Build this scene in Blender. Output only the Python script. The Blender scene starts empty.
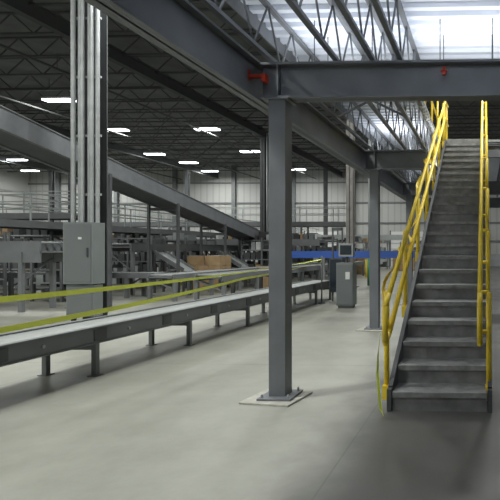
import bpy, bmesh, math, random
from mathutils import Vector, Matrix
random.seed(4)
S=bpy.context.scene
S.view_settings.view_transform='Standard'
S.view_settings.look='None'

# ---------------- materials ----------------
def mat(name,col,rough=.6,metal=0,noise=0,nscale=5,emit=0,bump=0,stretch=None):
    m=bpy.data.materials.new(name); m.use_nodes=True
    nt=m.node_tree; b=nt.nodes['Principled BSDF']
    b.inputs['Base Color'].default_value=(*col,1)
    b.inputs['Roughness'].default_value=rough
    b.inputs['Metallic'].default_value=metal
    if emit:
        b.inputs['Emission Color'].default_value=(*col,1); b.inputs['Emission Strength'].default_value=emit
    if noise or bump:
        tc=nt.nodes.new('ShaderNodeTexCoord'); n=nt.nodes.new('ShaderNodeTexNoise')
        mp=nt.nodes.new('ShaderNodeMapping'); nt.links.new(tc.outputs['Object'],mp.inputs[0]); nt.links.new(mp.outputs[0],n.inputs['Vector'])
        if stretch: mp.inputs['Scale'].default_value=stretch
        n.inputs['Scale'].default_value=nscale; n.inputs['Detail'].default_value=6
        r=nt.nodes.new('ShaderNodeValToRGB')
        r.color_ramp.elements[0].position=.3; r.color_ramp.elements[1].position=.7
        r.color_ramp.elements[0].color=(*[c*(1-noise) for c in col],1)
        r.color_ramp.elements[1].color=(*[min(1,c*(1+noise)) for c in col],1)
        nt.links.new(n.outputs[0],r.inputs[0]); nt.links.new(r.outputs[0],b.inputs['Base Color'])
        if bump:
            bp=nt.nodes.new('ShaderNodeBump'); bp.inputs['Strength'].default_value=bump; bp.inputs['Distance'].default_value=.01
            nt.links.new(n.outputs[0],bp.inputs['Height']); nt.links.new(bp.outputs[0],b.inputs['Normal'])
    return m
STEEL=mat('painted_gray_steel',(.165,.175,.19),.5,.0,.12,3)
STEELD=mat('dark_gray_steel',(.08,.085,.09),.5,0,.15,3)
STAIR=mat('stair_tread_steel',(.25,.255,.255),.5,0,.3,9,bump=.2)
STAIRR=mat('stair_riser_steel',(.215,.218,.22),.5,0,.25,7)
YEL=mat('safety_yellow_paint',(.9,.65,.04),.45,0,.1,6)
TAPE=mat('caution_tape_yellow',(.82,.9,.12),.45)
GALV=mat('galvanized_conduit',(.45,.47,.48),.5,.1,.15,4)
PANEL=mat('panel_gray_enamel',(.2,.22,.22),.5,0,.06,3)
PANELD=mat('panel_door_gray',(.16,.175,.18),.5)
LGREY=mat('light_gray_metal',(.34,.36,.36),.5,0,.1,3)
MGREY=mat('mid_gray_metal',(.16,.17,.175),.5,0,.1,3)
ROLL=mat('conveyor_roller_zinc',(.34,.355,.35),.5,.1)
BELT=mat('conveyor_belt_black',(.05,.05,.05),.7)
BLUE=mat('conveyor_blue_paint',(.03,.09,.35),.5)
RED=mat('red_clamp',(.6,.05,.02),.5)
WHITEM=mat('white_enamel',(.7,.71,.7),.5)
CARD=mat('cardboard',(.38,.26,.14),.85,0,.15,3)
WOOD=mat('pallet_wood',(.35,.25,.15),.85,0,.2,6)
RUST=mat('tan_gray_primer_steel',(.16,.15,.138),.7,0,.2,4)
GREEN=mat('green_plastic',(.05,.22,.12),.6)
PADM=mat('concrete_grout',(.46,.45,.4),.9,0,.15,14)
DECK=mat('white_deck_sheet',(.78,.82,.9),.5,0,.05,2)
ROOF=mat('roof_deck_gray',(.15,.155,.15),.8,0,.2,1)
JOIST=mat('roof_joist_gray',(.08,.085,.085),.7)
LAMP=mat('fluorescent_diffuser',(.93,.98,1),.5,emit=9)
SCREEN=mat('dark_screen',(.02,.03,.04),.2)

# floor
def floor_mat():
    m=bpy.data.materials.new('concrete_floor'); m.use_nodes=True
    nt=m.node_tree; N=nt.nodes; L=nt.links; b=N['Principled BSDF']
    tc=N.new('ShaderNodeTexCoord')
    n1=N.new('ShaderNodeTexNoise'); n1.inputs['Scale'].default_value=.75; n1.inputs['Detail'].default_value=12; n1.inputs['Roughness'].default_value=.7
    L.new(tc.outputs['Object'],n1.inputs['Vector'])
    r=N.new('ShaderNodeValToRGB'); e=r.color_ramp.elements
    e[0].position=.3; e[0].color=(.245,.245,.21,1); e[1].position=.7; e[1].color=(.375,.375,.33,1)
    L.new(n1.outputs[0],r.inputs[0])
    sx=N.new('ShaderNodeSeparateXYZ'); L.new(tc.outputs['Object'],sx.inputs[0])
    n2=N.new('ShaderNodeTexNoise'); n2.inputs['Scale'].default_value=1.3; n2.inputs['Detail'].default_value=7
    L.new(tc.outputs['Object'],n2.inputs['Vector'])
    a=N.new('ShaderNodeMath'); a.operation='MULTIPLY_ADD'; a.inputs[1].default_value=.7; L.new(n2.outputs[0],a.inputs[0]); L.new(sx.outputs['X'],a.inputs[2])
    mr=N.new('ShaderNodeMapRange'); mr.inputs['From Min'].default_value=-1.3; mr.inputs['From Max'].default_value=-.55  # base color turns darker towards the right side, along a noise-broken edge
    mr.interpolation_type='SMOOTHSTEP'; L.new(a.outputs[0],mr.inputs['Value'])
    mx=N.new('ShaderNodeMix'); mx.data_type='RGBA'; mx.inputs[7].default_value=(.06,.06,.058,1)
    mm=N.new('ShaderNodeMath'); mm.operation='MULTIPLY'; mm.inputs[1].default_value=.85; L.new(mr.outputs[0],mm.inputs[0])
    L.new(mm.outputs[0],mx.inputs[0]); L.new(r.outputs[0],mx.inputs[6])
    def joint(axis,step,off):
        d=N.new('ShaderNodeMath'); d.operation='ADD'; d.inputs[1].default_value=off; L.new(sx.outputs[axis],d.inputs[0])
        p=N.new('ShaderNodeMath'); p.operation='PINGPONG'; p.inputs[1].default_value=step/2; L.new(d.outputs[0],p.inputs[0])
        q=N.new('ShaderNodeMath'); q.operation='LESS_THAN'; q.inputs[1].default_value=.007; L.new(p.outputs[0],q.inputs[0]); return q
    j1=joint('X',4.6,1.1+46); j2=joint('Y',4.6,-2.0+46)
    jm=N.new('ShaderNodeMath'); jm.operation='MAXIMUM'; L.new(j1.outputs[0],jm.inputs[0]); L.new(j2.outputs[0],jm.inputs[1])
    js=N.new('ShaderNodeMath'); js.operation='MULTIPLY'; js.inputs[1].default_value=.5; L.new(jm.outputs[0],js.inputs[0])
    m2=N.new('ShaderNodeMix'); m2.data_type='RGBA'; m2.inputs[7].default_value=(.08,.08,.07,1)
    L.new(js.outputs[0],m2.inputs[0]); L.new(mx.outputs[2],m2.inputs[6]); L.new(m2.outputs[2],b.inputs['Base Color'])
    rr=N.new('ShaderNodeMapRange'); rr.inputs['From Min'].default_value=.3; rr.inputs['From Max'].default_value=.7; rr.inputs['To Min'].default_value=.36; rr.inputs['To Max'].default_value=.52
    L.new(n2.outputs[0],rr.inputs['Value']); L.new(rr.outputs[0],b.inputs['Roughness'])
    return m
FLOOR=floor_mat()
def wall_mat():
    m=bpy.data.materials.new('insulated_metal_wall'); m.use_nodes=True
    nt=m.node_tree; N=nt.nodes; L=nt.links; b=N['Principled BSDF']
    tc=N.new('ShaderNodeTexCoord'); w=N.new('ShaderNodeTexWave'); w.inputs['Scale'].default_value=.5; w.bands_direction='X'
    L.new(tc.outputs['Object'],w.inputs['Vector'])
    r=N.new('ShaderNodeValToRGB'); r.color_ramp.elements[0].color=(.37,.375,.36,1); r.color_ramp.elements[1].color=(.46,.465,.45,1)
    r.color_ramp.elements[0].position=.0; r.color_ramp.elements[1].position=.2
    L.new(w.outputs[0],r.inputs[0]); L.new(r.outputs[0],b.inputs['Base Color']); b.inputs['Roughness'].default_value=.7
    return m
WALL=wall_mat()

# ---------------- builder ----------------
class B:
    def __init__(s,name): s.name=name; s.bm=bmesh.new(); s.mats=[]
    def mi(s,m):
        if m not in s.mats: s.mats.append(m)
        return s.mats.index(m)
    def _box(s,M,m,mat):
        vs=[s.bm.verts.new(M@Vector((x,y,z))) for x in(-.5,.5) for y in(-.5,.5) for z in(-.5,.5)]
        k=s.mi(mat)
        for f in((0,1,3,2),(4,6,7,5),(0,4,5,1),(2,3,7,6),(0,2,6,4),(1,5,7,3)):
            s.bm.faces.new([vs[i] for i in f]).material_index=k
    def box(s,c,d,mat,rz=0):
        M=Matrix.Translation(c)@Matrix.Rotation(rz,4,'Z')@Matrix.Diagonal((*d,1)); s._box(M,None,mat); return s
    def b2(s,x0,x1,y0,y1,z0,z1,mat): return s.box(((x0+x1)/2,(y0+y1)/2,(z0+z1)/2),(x1-x0,y1-y0,z1-z0),mat)
    def bar(s,p,q,w,h,mat,off=(0,0)):
        p=Vector(p);q=Vector(q);d=q-p;l=d.length; y=d/l
        up=Vector((0,0,1)) if abs(y.z)<.95 else Vector((0,1,0))
        x=y.cross(up).normalized(); z=x.cross(y).normalized()
        R=Matrix((x,y,z)).transposed().to_4x4()
        c=(p+q)/2+x*off[0]+z*off[1]
        s._box(Matrix.Translation(c)@R@Matrix.Diagonal((w,l,h,1)),None,mat); return s
    def ibeam(s,p,q,H,W,mat,tf=.018,tw=.012):
        s.bar(p,q,tw,H,mat); s.bar(p,q,W,tf,mat,(0,H/2-tf/2)); s.bar(p,q,W,tf,mat,(0,-H/2+tf/2)); return s
    def cyl(s,p,q,r,mat,n=10):
        p=Vector(p);q=Vector(q);d=(q-p).normalized()
        a=d.orthogonal().normalized(); b=d.cross(a); k=s.mi(mat)
        r1=[];r2=[]
        for i in range(n):
            t=2*math.pi*i/n; o=(a*math.cos(t)+b*math.sin(t))*r
            r1.append(s.bm.verts.new(p+o)); r2.append(s.bm.verts.new(q+o))
        for i in range(n):
            f=s.bm.faces.new((r1[i],r1[(i+1)%n],r2[(i+1)%n],r2[i])); f.material_index=k; f.smooth=True
        s.bm.faces.new(r1[::-1]).material_index=k; s.bm.faces.new(r2).material_index=k
        return s
    def tube(s,pts,r,mat,n=10):
        for a,b in zip(pts,pts[1:]): s.cyl(a,b,r,mat,n)
        for a in pts[1:-1]:
            k=s.mi(mat); g=bmesh.ops.create_icosphere(s.bm,subdivisions=2,radius=r,matrix=Matrix.Translation(a))
            for v in g['verts']:
                for f in v.link_faces: f.material_index=k; f.smooth=True
        return s
    def ribbon(s,pts,w,mat,tw=0):
        k=s.mi(mat); prev=None
        for i,p in enumerate(pts):
            a=tw*i; o=Vector((math.sin(a)*.6,math.sin(a)*.3,math.cos(a)))*w/2
            c=(s.bm.verts.new(Vector(p)-o),s.bm.verts.new(Vector(p)+o))
            if prev: s.bm.faces.new((prev[0],c[0],c[1],prev[1])).material_index=k
            prev=c
        return s
    def truss(s,p,q,h,step,mat,cw=.05,rod=.012,web='rod'):
        p=Vector(p);q=Vector(q);up=Vector((0,0,h))
        s.bar(p,q,cw,cw*.7,mat); s.bar(p+up,q+up,cw,cw*.7,mat)
        n=max(2,int((q-p).length/step)); 
        for i in range(n):
            a=p.lerp(q,i/n); m_=p.lerp(q,(i+.5)/n); b=p.lerp(q,(i+1)/n)
            if web=='rod':
                s.cyl(a+up,m_,rod,mat,6); s.cyl(m_,b+up,rod,mat,6)
            else:
                s.bar(a+up,m_,rod,rod,mat); s.bar(m_,b+up,rod,rod,mat)
        return s
    def done(s,bevel=0):
        bmesh.ops.recalc_face_normals(s.bm,faces=s.bm.faces)
        me=bpy.data.meshes.new(s.name); s.bm.to_mesh(me); s.bm.free()
        for m in s.mats: me.materials.append(m)
        o=bpy.data.objects.new(s.name,me); S.collection.objects.link(o)
        if bevel:
            bv=o.modifiers.new('bevel','BEVEL'); bv.width=bevel; bv.segments=2; bv.limit_method='ANGLE'
        return o

X0,X1,Y0,Y1,H=-46,13,-9,47,10
# ---------------- shell ----------------
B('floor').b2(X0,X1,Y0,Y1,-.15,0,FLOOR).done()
B('ceiling').b2(X0,X1,Y0,Y1,H,H+.15,ROOF).done()
w=B('wall_back').b2(X0,X1,Y1,Y1+.2,0,H,WALL)
for z in(2.4,4.2,6.2,8.2): w.b2(X0,X1,Y1-.12,Y1,z,z+.14,MGREY)
for i in range(10): w.b2(X0+3+i*6,X0+3.35+i*6,Y1-.3,Y1,0,H,MGREY)
w.b2(X0,X1,Y1-.05,Y1,0,1.2,LGREY)
w.done()
B('wall_left').b2(X0-.2,X0,Y0,Y1,0,H,WALL).done()
B('wall_right').b2(X1,X1+.2,Y0,Y1,0,H,WALL).done()
B('wall_front').b2(X0,X1,Y0-.2,Y0,0,H,WALL).done()
for i,x in enumerate((-16,-7.5,-1.2)):
    d=B('door_%d'%(i+1)); d.b2(x-1.6,x+1.6,Y1-.36,Y1-.3,0,3.4,WHITEM)
    for k in range(1,6): d.b2(x-1.6,x+1.6,Y1-.38,Y1-.36,k*.56,k*.56+.03,MGREY)
    for sx in(-1.7,1.6): d.b2(x+sx,x+sx+.1,Y1-.4,Y1-.3,0,3.5,STEELD)
    d.done()
rj=B('roof_joists')
y=1.0
while y<46.5:
    rj.truss((X0+.1,y,9.15),(X1-.1,y,9.15),.72,1.6,JOIST,.09,.035,'bar'); y+=1.9
for x in(-39,-26.5,-14,-1.5+6):
    rj.ibeam((x,Y0,9.0),(x,Y1,9.0),.5,.25,JOIST,.03,.02)
rj.done()
sp=B('sprinkler_pipe')
for x in(-30,-22,-16.5,-9.4): sp.cyl((x,Y0+.1,8.6),(x,Y1-.4,8.6),.05,JOIST,8)
for yy in range(0,44,6):
    for x in(-30,-22,-16.5,-9.4): sp.cyl((x,yy,8.6),(x,yy,9.2),.012,JOIST,5)
sp.done()
def bcol(x,y,m=STEELD,wd=.3):
    c=B('building_column'); c.b2(x-wd/2,x+wd/2,y-wd/2,y-wd/2+.03,0.03,8.75,m); c.b2(x-wd/2,x+wd/2,y+wd/2-.03,y+wd/2,0.03,8.75,m)
    c.b2(x-.015,x+.015,y-wd/2,y+wd/2,0.03,8.75,m); c.b2(x-.3,x+.3,y-.3,y+.3,0,.03,m); c.done()
for x in(-39,-26.5,-14):
    for yy in(18,30,42):
        if (x,yy)!=(-14,18): bcol(x,yy)
bcol(-5.75,20.5,RUST,.3)
pp=B('downspout_pipe'); 
for dx in(0,.22,.4): pp.cyl((-13.5+dx,29.5,0),(-13.5+dx,29.5,8.9),.07,LGREY)
pp.done()
pp=B('standpipe'); pp.cyl((-5.1,21.5,0),(-5.1,21.5,8.9),.12,LGREY); pp.cyl((-5.1,21.5,0),(-5.1,21.5,1.2),.16,GREEN); pp.done()

# ---------------- high bay lights ----------------
PW=1.6
def highbay(x,y,z=8.9,p=170,l=1.4):
    b=B('high_bay_light'); b.b2(-l/2,l/2,-.2,.2,0,.06,LAMP); b.b2(-l/2-.02,l/2+.02,-.22,.22,.06,.14,WHITEM)
    for sx in(-.5,.5): b.cyl((sx,0,.14),(sx,0,H-z),.008,STEELD,5)
    o=b.done(); o.location=(x,y,z)
    la=bpy.data.lights.new('lamp','AREA'); la.shape='RECTANGLE'; la.size=l; la.size_y=.4; la.energy=p*PW; la.color=(.98,1,.96)
    lo=bpy.data.objects.new('lamp',la); S.collection.objects.link(lo); lo.parent=o; lo.location=(0,0,-.02)
for x,y in((-20.8,22.8),(-22.5,28.6),(-16.8,28.6),(-25.2,35.9),(-24.8,39.5),(-17.4,35.2),(-38,37.8),(-17,43.2),(-25.5,43.8),(-33,33.5),(-37.5,44),(-42,43),
           (-10,42),(-6,34),(2,30),(4,40)):
    highbay(x,y)
for x,y in((-15,3),(-15,10),(-8,-4),(-15,-4),(-24,4),(-24,12),(-35,8),(-35,20),(-7.5,10.5)):
    highbay(x,y,8.9,190)
highbay(-6.0,3.0,8.9,400)
for x,y in((1,16),(6,8),(-5,17),(.5,9)): highbay(x,y,8.9,200)

# ---------------- mezzanine ----------------
GZ0,GZ1=3.22,3.6; DZ=4.28
me=B('mezzanine_platform')
CY=(.6,5.12,9.62,14.1,18.4)
me.ibeam((-2.48,-2.6,(GZ0+GZ1)/2+.0),(-2.48,18.4,(GZ0+GZ1)/2),GZ1-GZ0+.04,.17,STEEL,.025,.02)
for i,yy in enumerate(CY):
    segs=((-2.39,6),) if abs(yy-9.62)>.1 else ((-2.39,-1.16),(1.3,6))
    for a_,b_ in segs: me.ibeam((a_,yy,(GZ0+GZ1)/2),(b_,yy,(GZ0+GZ1)/2),GZ1-GZ0,.18,STEEL,.025,.02)
    for x in(-2.2,2.2): me.b2(x-.01,x+.01,yy-.085,yy+.085,GZ0+.02,GZ1-.02,STEEL)
for x in(-2.3,-1.6,-1.2): me.truss((x,-2.6,3.66),(x,18.4,3.66),.54,.62,STEEL,.055,.012)
me.truss((-.9,-2.6,3.66),(-.9,6.8,3.66),.54,.62,STEEL,.055,.012)
for x in(1.3,2.0,2.7,3.4,4.1,4.8,5.5): me.truss((x,-2.6,3.66),(x,18.4,3.66),.54,.62,STEEL,.055,.012)
for x in (.5,):
    me.truss((x,-2.6,3.66),(x,4.9,3.66),.54,.62,STEEL,.055,.012); me.truss((x,12.1,3.66),(x,18.4,3.66),.54,.62,STEEL,.055,.012)
me.ibeam((-1.1,6.9,4.06),(1.3,6.9,4.06),.3,.12,STEEL); me.ibeam((-1.1,12.02,4.06),(1.3,12.02,4.06),.3,.12,STEEL)
for yy in(2.8,7.4,11.9,16.2): me.bar((-2.3,yy,3.66),(-1.2,yy,4.2),.03,.03,STEEL); me.bar((-2.3,yy,4.2),(-1.2,yy,3.66),.03,.03,STEEL)
me.b2(-2.6,-2.58,-2.6,18.4,4.1,4.36,STEEL)
me.done()
dk=B('mezzanine_deck'); k=dk.mi(DECK)
def corr(x0,x1,y0,y1):
    pts=[];y=y0;pt=.2
    while y<y1-.001:
        for dy,z in((0,0),(.08,0),(.1,.05),(.18,.05)): 
            if y+dy<y1: pts.append((y+dy,DZ-.04+z))
        y+=pt
    pts.append((y1,DZ-.04)); prev=None
    for yy,z in pts:
        c=(dk.bm.verts.new((x0,yy,z)),dk.bm.verts.new((x1,yy,z)))
        if prev: dk.bm.faces.new((prev[0],prev[1],c[1],c[0])).material_index=k
        prev=c
    dk.b2(x0,x1,y0,y1,DZ+.02,DZ+.07,LGREY)
corr(-2.58,-1.1,-2.6,18.4); corr(-1.1,1.3,-2.6,6.95); corr(-1.1,1.3,11.97,18.4); corr(1.3,6,-2.6,18.4)
dk.done()
for yy in CY[:]:
    if yy<1 : continue
    for x in(-2.2,4.0):
        c=B('mezzanine_column'); c.b2(x-.09,x+.09,yy-.09,yy+.09,.03,GZ0-.02,STEEL)
        c.b2(x-.13,x+.13,yy-.12,yy+.12,GZ0-.02,GZ0,STEEL)
        c.box((x,yy,.03),(.36,.36,.025),STEEL,.0)
        c.box((x-.03,yy-.02,.01),(.56,.5,.02),PADM,math.radians(-9))
        for sx in(-.14,.14):
            for sy in(-.14,.14): c.cyl((x+sx,yy+sy,.04),(x+sx,yy+sy,.08),.012,LGREY,6)
        c.done(.004)
rc=B('beam_clamp'); rc.b2(-2.6,-2.32,4.97,5.02,3.42,3.45,RED); rc.b2(-2.5,-2.47,4.94,5.0,3.38,3.5,RED); rc.b2(-2.33,-2.29,4.95,5.03,3.37,3.45,RED); rc.done()
rc=B('beam_clamp'); rc.b2(-.43,-.40,4.98,5.03,3.43,3.51,RED); rc.b2(-.45,-.38,4.98,5.02,3.46,3.475,RED); rc.done()
def fill_trough(x,y,z,p,lx=.5,ly=1.2):  # added fill light in a tray, kept out of view, brightens deck underside
    b=B('added_fill_trough'); b.b2(-lx/2,lx/2,-ly/2,ly/2,0,.02,MGREY)
    for s_ in(-1,1): b.b2(s_*lx/2-.01,s_*lx/2+.01,-ly/2,ly/2,0,.07,MGREY); b.b2(-lx/2,lx/2,s_*ly/2-.01,s_*ly/2+.01,0,.07,MGREY)
    for s_ in(-1,1): b.cyl((0,s_*ly*.4,0),(0,s_*ly*.4,DZ-z),.006,STEELD,5)
    o=b.done(); o.location=(x,y,z)
    la=bpy.data.lights.new('lamp','AREA'); la.shape='RECTANGLE'; la.size=lx*.9; la.size_y=ly*.9; la.energy=p; la.color=(.94,.97,1)
    lo=bpy.data.objects.new('lamp',la); S.collection.objects.link(lo); lo.parent=o; lo.location=(0,0,.05); lo.rotation_euler=(math.pi,0,0)
for x in(-1.95,-1.28,-.5,.1,.9): fill_trough(x,2.9,3.56,17)
for x in(-1.95,-1.28,-.5,.1,.8): fill_trough(x,5.7,3.6,6.5,.45,.6)
for yy in(10.2,14.7): fill_trough(-1.95,yy,3.6,11,.45,.7); fill_trough(-1.4,yy,3.6,8,.3,.7)

# ---------------- stairs ----------------
sx0,sx1,sy0=-.91,.03,4.74
NR=23; RISE=DZ+.07; rise=RISE/NR; run=7.13/(NR-1)
st=B('staircase')
for i in range(NR-1):
    y=sy0+i*run; z=(i+1)*rise
    st.b2(sx0,sx1,y,y+run+.02,z-.035,z,STAIR)
    st.b2(sx0,sx1,y-.012,y+.02,z-.05,z+.001,STAIR)
    st.b2(sx0,sx1,y+.012,y+.02,z-rise,z-.03,STAIRR)
y=sy0+(NR-1)*run
st.b2(sx0,sx1,y,y+.02,RISE-rise,RISE,STAIRR)
sl=rise/run; L=(NR-1)*run
for x in(sx0-.03,sx1+.03):
    st.bar((x,sy0+.12,.12),(x,sy0+L,L*sl+.05),.045,.27,STEELD)
    st.b2(x-.022,x+.022,sy0-.02,sy0+.3,0,.22,STEELD)
st.done()
def rail(x,name,off):
    r=B(name); R=.028
    xr=x+off
    def P(yy,h,xx=xr): return (xx,yy,max(0,(yy-sy0))*sl+rise+h)
    ye=sy0+L
    n=6
    a=sy0
    r.tube([P(a+.1,.5),(xr,a-.08,rise+.5),(xr,a-.08,rise+.86),P(a+.1,.9)],R,YEL)
    r.tube([P(a+.1,.9),P(ye,.92),(xr,ye+.9,RISE+1.07)],R,YEL)
    r.tube([P(a+.1,.5),P(ye,.52),(xr,ye+.9,RISE+.55)],R,YEL)
    for i in range(n+1):
        yy=a+.14+(ye-a-.2)*i/n
        r.cyl((x,yy,(yy-sy0)*sl+.02),P(yy,.9,x),R,YEL)
        r.b2(x-.035,x+.035,yy-.05,yy+.05,(yy-sy0)*sl+.0,(yy-sy0)*sl+.14,YEL)
        for h in(.5,.9): r.cyl(P(yy,h,x),P(yy,h,xr),R*.8,YEL)
    for yy in(ye+.5,ye+.9): r.cyl((x,yy,RISE),(x,yy,RISE+1.07),R,YEL)
    r.done()
rail(sx0-.085,'stair_handrail',.03); rail(sx1+.02,'stair_handrail',-.09)
g=B('opening_guardrail')
for x in(-1.16,1.35):
    for z in(.55,1.07): g.cyl((x,6.85,RISE+z),(x,12.0,RISE+z),.022,YEL)
    for i in range(5): g.cyl((x,6.85+i*1.287,RISE),(x,6.85+i*1.287,RISE+1.07),.022,YEL)
    g.b2(x-.005,x+.005,6.85,12,RISE,RISE+.1,YEL)
for z in(.55,1.07): g.cyl((-1.16,6.82,RISE+z),(1.35,6.82,RISE+z),.022,YEL); 
g.done()
t=B('handrail_caution_tape'); pts=[]
for i in range(60):
    yy=sy0-.05+i*.1; a=i*.75
    pts.append((-1.0+.045*math.cos(a)-.02,yy,max(0,yy-sy0)*sl+rise+.68+.2*math.sin(i*.23)+.03*math.sin(a)))
t.ribbon(pts,.06,YEL,.6)
t.ribbon([(-1.0,sy0-.1,.8),(-1.03,sy0-.1,.6),(-1.04,sy0-.08,.4),(-1.02,sy0-.1,.2),(-1.0,sy0-.12,.05),(-.97,sy0-.16,.012)],.045,TAPE,.5)
t.done()

# ---------------- main conveyor ----------------
cv=B('roller_conveyor')
cx0,cx1,cy0,cy1=-5.6,-4.95,1.5,15.6
for x in(cx0,cx1):
    cv.b2(x-.02,x+.02,cy0,cy1,.41,.62,MGREY); cv.b2(x-.04,x+.04,cy0,cy1,.61,.625,MGREY); cv.b2(x-.04,x+.04,cy0,cy1,.41,.425,MGREY)
yy=cy0+.05
while yy<cy1: cv.cyl((cx0+.02,yy,.585),(cx1-.02,yy,.585),.025,ROLL,8); yy+=.075
yy=cy0+.6
while yy<cy1:
    cv.b2(cx1+.02,cx1+.03,yy-.1,yy+.1,.45,.59,STEELD)
    cv.cyl((cx1+.02,yy+.5,.52),(cx1+.035,yy+.5,.52),.02,LGREY,8)
    yy+=1.3
for yy in(2.0,3.95,5.95,7.9,9.9,12,14,15.3):
    for x in(cx0,cx1):
        cv.b2(x-.03,x+.03,yy-.03,yy+.03,.01,.42,MGREY); cv.b2(x-.06,x+.06,yy-.06,yy+.06,0,.012,MGREY)
    cv.b2(cx0,cx1,yy-.02,yy+.02,.33,.39,MGREY)
cv.b2(cx0,cx1,cy0,cy1,.43,.46,STEELD)
cv.done()
tp=B('caution_tape_barrier')
def sag(p,q,s,n=24): 
    p=Vector(p);q=Vector(q); return [p.lerp(q,i/n)+Vector((0,0,-s*4*(i/n)*(1-i/n))) for i in range(n+1)]
tp.ribbon(sag((-4.85,3.6,1.11),(-4.85,14.2,1.32),.08),.065,TAPE,.08)
tp.ribbon(sag((-4.85,3.6,.78),(-4.85,9.5,1.02),.05)+sag((-4.85,9.5,1.02),(-4.85,14.2,1.25),.03)[1:],.065,TAPE,.03)
for x,yy in((-4.85,3.6),(-4.85,14.2)):
    tp.cyl((x,yy,.02),(x,yy,1.42),.022,STEELD); tp.cyl((x,yy,0),(x,yy,.03),.1,STEELD,16)
tp.done()

# ---------------- electrical column ----------------
e=B('electrical_panel_column'); ex,ey=-8.78,10.3
e.ibeam((ex,ey+.25,0),(ex,ey+.25,9.0),.3,.34,STEELD,.03,.02)
for dx,r,dy in((-.25,.045,0),(-.145,.035,.05),(-.045,.045,0),(.065,.035,.06),(.165,.045,0),(.27,.04,.04)):
    e.cyl((ex+dx,ey-.05+dy,2.2),(ex+dx,ey-.05+dy,9.0),r,GALV,12)
for z in(2.8,4.1,5.4,6.7,8): e.b2(ex-.3,ex+.32,ey+.0,ey+.05,z,z+.05,LGREY)
e.b2(ex-.33,ex+.33,ey-.22,ey+.12,.86,2.2,PANEL)
e.b2(ex-.3,ex+.3,ey-.235,ey-.22,.9,2.16,PANELD)
e.b2(ex+.22,ex+.25,ey-.27,ey-.23,1.45,1.65,STEELD)
e.b2(ex+.02,ex+.1,ey-.24,ey-.234,1.83,1.88,WHITEM)
e.b2(ex-.32,ex+.3,ey-.15,ey+.1,.15,.84,PANEL)
e.b2(ex-.29,ex+.27,ey-.165,ey-.15,.19,.8,PANELD)
for dx in(-.28,.26): e.b2(ex+dx-.02,ex+dx+.02,ey-.05,ey+.05,0,.16,STEELD)
e.b2(ex-.4,ex-.33,ey-.1,ey+.0,1.75,1.9,RED)
e.done(.006)

c=B('control_cabinet'); x,yy=-3.8,13.2
c.b2(x-.24,x+.22,yy-.2,yy+.2,.08,1.25,PANEL); c.b2(x-.22,x+.2,yy-.22,yy-.2,.12,1.2,PANELD); c.b2(x-.2,x+.18,yy-.17,yy+.17,0,.08,STEELD)
c.cyl((x,yy,1.25),(x,yy,1.45),.04,STEELD); c.b2(x-.2,x+.2,yy-.12,yy+.08,1.42,1.78,LGREY); c.b2(x-.16,x+.16,yy-.125,yy-.12,1.47,1.73,SCREEN)
c.b2(x+.02,x+.14,yy-.23,yy-.215,.8,1.0,WHITEM)
c.done(.006)
c=B('motor_control_box'); c.b2(-4.75,-4.35,14.6,14.95,.3,1.35,STEELD); c.b2(-4.72,-4.38,14.58,14.6,.34,1.31,SCREEN)
for dx in(-4.7,-4.4): c.b2(dx-.02,dx+.02,14.75,14.8,0,2.3,STEELD)
c.b2(-4.7,-4.4,14.75,14.8,2.2,2.3,STEELD)
c.done()
b=B('blue_belt_conveyor')
for yy in(19,19.6): b.b2(-8.2,-2.5,yy-.03,yy+.03,1.28,1.56,BLUE)
b.b2(-8.2,-2.5,19,19.6,1.45,1.5,BELT)
for x in(-8,-6.4,-4.4,-2.7):
    for yy in(19,19.6): b.b2(x-.04,x+.04,yy-.04,yy+.04,0,1.3,MGREY)
    b.b2(x-.03,x+.03,19,19.6,.6,.66,MGREY)
b.done()

# ---------------- inclined conveyor ----------------
ic=B('inclined_conveyor')
A=Vector((-9.9,6.5,4.86)); Z=Vector((-11.4,24.5,2.25))
def ip(t): return A.lerp(Z,t)
sd=Vector((-.9,-.07,0))
for o in(Vector((0,0,0)),sd):
    ic.bar(A+o,Z+o,.05,.46,STEEL); ic.bar(A+o,Z+o,.1,.03,MGREY,(0,.23)); ic.bar(A+o,Z+o,.1,.03,MGREY,(0,-.23))
ic.bar(A+sd/2,Z+sd/2,.86,.03,BELT,(0,.15)); ic.bar(A+sd/2,Z+sd/2,.86,.03,STEELD,(0,-.2))
for t_ in(.02,.36,.55,.75,.96):
    for o in(Vector((.05,0,0)),sd-Vector((.05,0,0))):
        q=ip(t_)+o; ic.b2(q.x-.04,q.x+.04,q.y-.04,q.y+.04,0,q.z-.2,STEELD); ic.b2(q.x-.12,q.x+.12,q.y-.12,q.y+.12,0,.015,STEELD)
    q=ip(t_); ic.b2(q.x+sd.x,q.x,q.y-.04,q.y+.04,q.z-.45,q.z-.35,STEELD)
ic.done()

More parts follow.
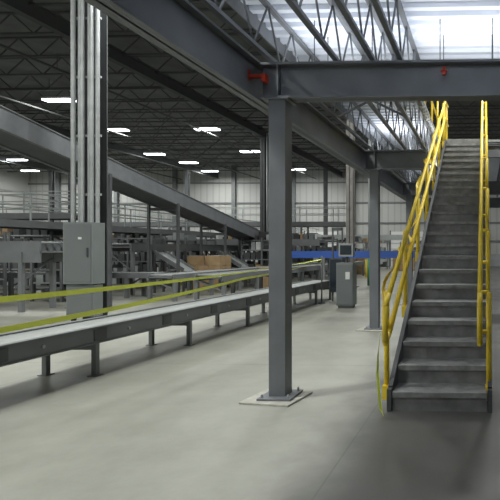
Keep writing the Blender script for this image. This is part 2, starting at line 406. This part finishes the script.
def elevated(name,p,q,wd,z,h,col,railing=True,post=2.2,legs=4.4,rcol=MGREY):
    e=B(name); p=Vector((*p,0));q=Vector((*q,0)); d=(q-p);l=d.length;u=d/l;n=Vector((-u.y,u.x,0))
    for s_ in(-.5,.5):
        o=n*wd*s_+Vector((0,0,z)); e.bar(p+o,q+o,.06,h,col)
    e.bar(p+Vector((0,0,z)),q+Vector((0,0,z)),wd,.04,MGREY)
    if railing:
        for s_ in(-.5,.5):
            o=n*wd*s_
            for hh in(.5,.95): e.bar(p+o+Vector((0,0,z+h/2+hh)),q+o+Vector((0,0,z+h/2+hh)),.045,.045,rcol)
            k=0
            while k<=l: 
                a=p+u*k+o; e.bar(a+Vector((0,0,z)),a+Vector((0,0,z+h/2+.95)),.04,.04,rcol); k+=post
    else:
        k=.1
        while k<l:
            e.cyl(p+u*k-n*wd*.48+Vector((0,0,z+h/2-.03)),p+u*k+n*wd*.48+Vector((0,0,z+h/2-.03)),.03,ROLL,6); k+=.2
    k=.1
    while k<=l:
        for s_ in(-.5,.5):
            a=p+u*k+n*wd*s_; e.bar(a,a+Vector((0,0,z)),.1,.1,col)
        a=p+u*k; e.bar(a-n*wd/2+Vector((0,0,z*.5)),a+n*wd/2+Vector((0,0,z*.9)),.04,.04,col)
        k+=legs
    e.done()
elevated('catwalk',(-16.5,14),(-16.5,45.5),1.4,2.5,.25,MGREY,rcol=LGREY)
elevated('catwalk',(-34,31.5),(-9,31.5),1.2,3.3,.3,MGREY,rcol=LGREY)
elevated('catwalk',(-40,21),(-18,21),1.2,3.1,.25,MGREY,rcol=LGREY)
elevated('elevated_conveyor',(-21,12.4),(-11.4,12.4),.9,1.55,.55,MGREY,False,legs=3)
elevated('elevated_conveyor',(-12.9,16.5),(-12.9,44),.9,1.7,.28,MGREY,False,legs=3)
elevated('elevated_conveyor',(-32,25.3),(-8.6,25.3),.9,2.0,.35,MGREY,False,legs=3.4)
elevated('elevated_conveyor',(-30,38),(-6,38),.9,2.6,.4,LGREY,False,legs=3.4)
elevated('floor_conveyor',(-7.9,13.5),(-7.9,30),.8,.8,.2,MGREY,False,legs=2)
elevated('floor_conveyor',(-10,14.5),(-10,29),.8,.75,.18,MGREY,False,legs=2)
elevated('floor_conveyor',(-20,16),(-11,16),.8,.75,.18,MGREY,False,legs=2)

cols=[MGREY,LGREY,STEELD,CARD,WHITEM,PANEL,BELT,BELT,STEELD,STEELD]
def rack(x,y,l=3.4,d=.9,h=2.3,n=4):
    r=B('storage_rack')
    for a in(0,l/2,l):
        for b_ in(0,d): r.b2(x+a-.035,x+a+.035,y+b_-.035,y+b_+.035,0,h,MGREY)
    for i in range(n):
        z=.15+i*(h-.2)/(n-1)*.95
        r.b2(x,x+l,y,y+d,z,z+.05,LGREY if i%2 else MGREY)
        if i<n-1 or random.random()<.6:
            k=x+.08
            while k<x+l-.4:
                w_=random.uniform(.12,.3); hh=random.uniform(.12,.42)
                if random.random()<.8: r.b2(k,k+w_,y+.05,y+d-.1,z+.05,z+.05+hh,random.choice(cols))
                k+=w_+random.uniform(.02,.1)
    r.done()
for row,(yy,xs) in enumerate(((18.3,(-24,-20.4)),(22.9,(-27,-23.3,-19.6)),(27.6,(-33,-29,-25.3,-21.6)),(27.6,(-12.2,)),(33.8,(-33,-29,-25,-21,-11.5)),(40,(-35,-31,-27,-22,-11.5,-7)))):
    for x in xs: rack(x,yy)
for x,yy in ((-15.4,22.7),(-15.6,19.2),(-15.4,35.5),(-24.5,14.6),(-17.6,14.3),(-11.9,23.2),(-15.5,26.2),(-12.1,29.8),(-15.5,32.7)): 
    rack(x,yy,2.0,.8,2.2,5)
rack(-14.0,14.4,1.9,.7,1.9,5)
def chute(x,y):
    c=B('sorting_chute'); 
    c.bar((x,y,1.5),(x+1.3,y-.2,.8),.6,.03,LGREY)
    for s_ in(-.3,.3): c.bar((x,y+s_,1.55),(x+1.3,y-.2+s_,.86),.02,.14,MGREY)
    for xx,z in((x+.1,1.42),(x+1.2,.82)):
        for s_ in(-.25,.25): c.b2(xx-.03,xx+.03,y-.1+s_-.03,y-.1+s_+.03,0,z,STEELD)
    c.done()
for yy in(17.8,22.0,26.5): chute(-12.35,yy)

def pallet(x,y,nx=2,ny=2,nz=2,s=.5):
    p=B('palletized_cartons')
    for i in range(5): p.b2(x+i*nx*s/5,x+i*nx*s/5+.12,y,y+ny*s,.1,.13,WOOD)
    for j in(0,.5,1): p.b2(x,x+nx*s,y+j*(ny*s-.1),y+j*(ny*s-.1)+.1,0,.1,WOOD)
    for i in range(nx):
        for j in range(ny):
            for k in range(nz):
                if k==nz-1 and random.random()<.3: continue
                p.b2(x+i*s+.01,x+(i+1)*s-.01,y+j*s+.01,y+(j+1)*s-.01,.13+k*s*.9,.13+(k+1)*s*.9-.01,CARD)
                p.b2(x+i*s+.01,x+(i+1)*s-.01,y+j*s+s*.45,y+j*s+s*.55,.13+(k+1)*s*.9-.01,.13+(k+1)*s*.9-.005,WHITEM)
    p.done()
pallet(-12.2,19.3,3,2,3,.46); pallet(-9.3,31,3,2,3,.5)
pallet(-6.9,36,3,2,3,.55); pallet(-21,24.1,2,1,2,.5); pallet(-9.3,19.5,2,2,2,.42)

for x,yy in((-13.9,21.4),(-6.9,28),(-3.2,24)):
    bo=B('safety_bollard'); bo.cyl((x,yy,0),(x,yy,1.05),.08,YEL,14); bo.cyl((x,yy,0),(x,yy,.02),.14,YEL,14); bo.done()

W=bpy.data.worlds.new('world'); S.world=W; W.use_nodes=True
W.node_tree.nodes['Background'].inputs[0].default_value=(.8,.87,.95,1); W.node_tree.nodes['Background'].inputs[1].default_value=.1
cam=bpy.data.cameras.new('camera'); co=bpy.data.objects.new('camera',cam); S.collection.objects.link(co)
cam.sensor_width=36; cam.lens=34.56; co.location=(0,0,1.6); co.rotation_euler=(math.radians(90),0,math.radians(2))
cam.shift_x=-(467.2-250)/500; cam.clip_end=200
S.camera=co
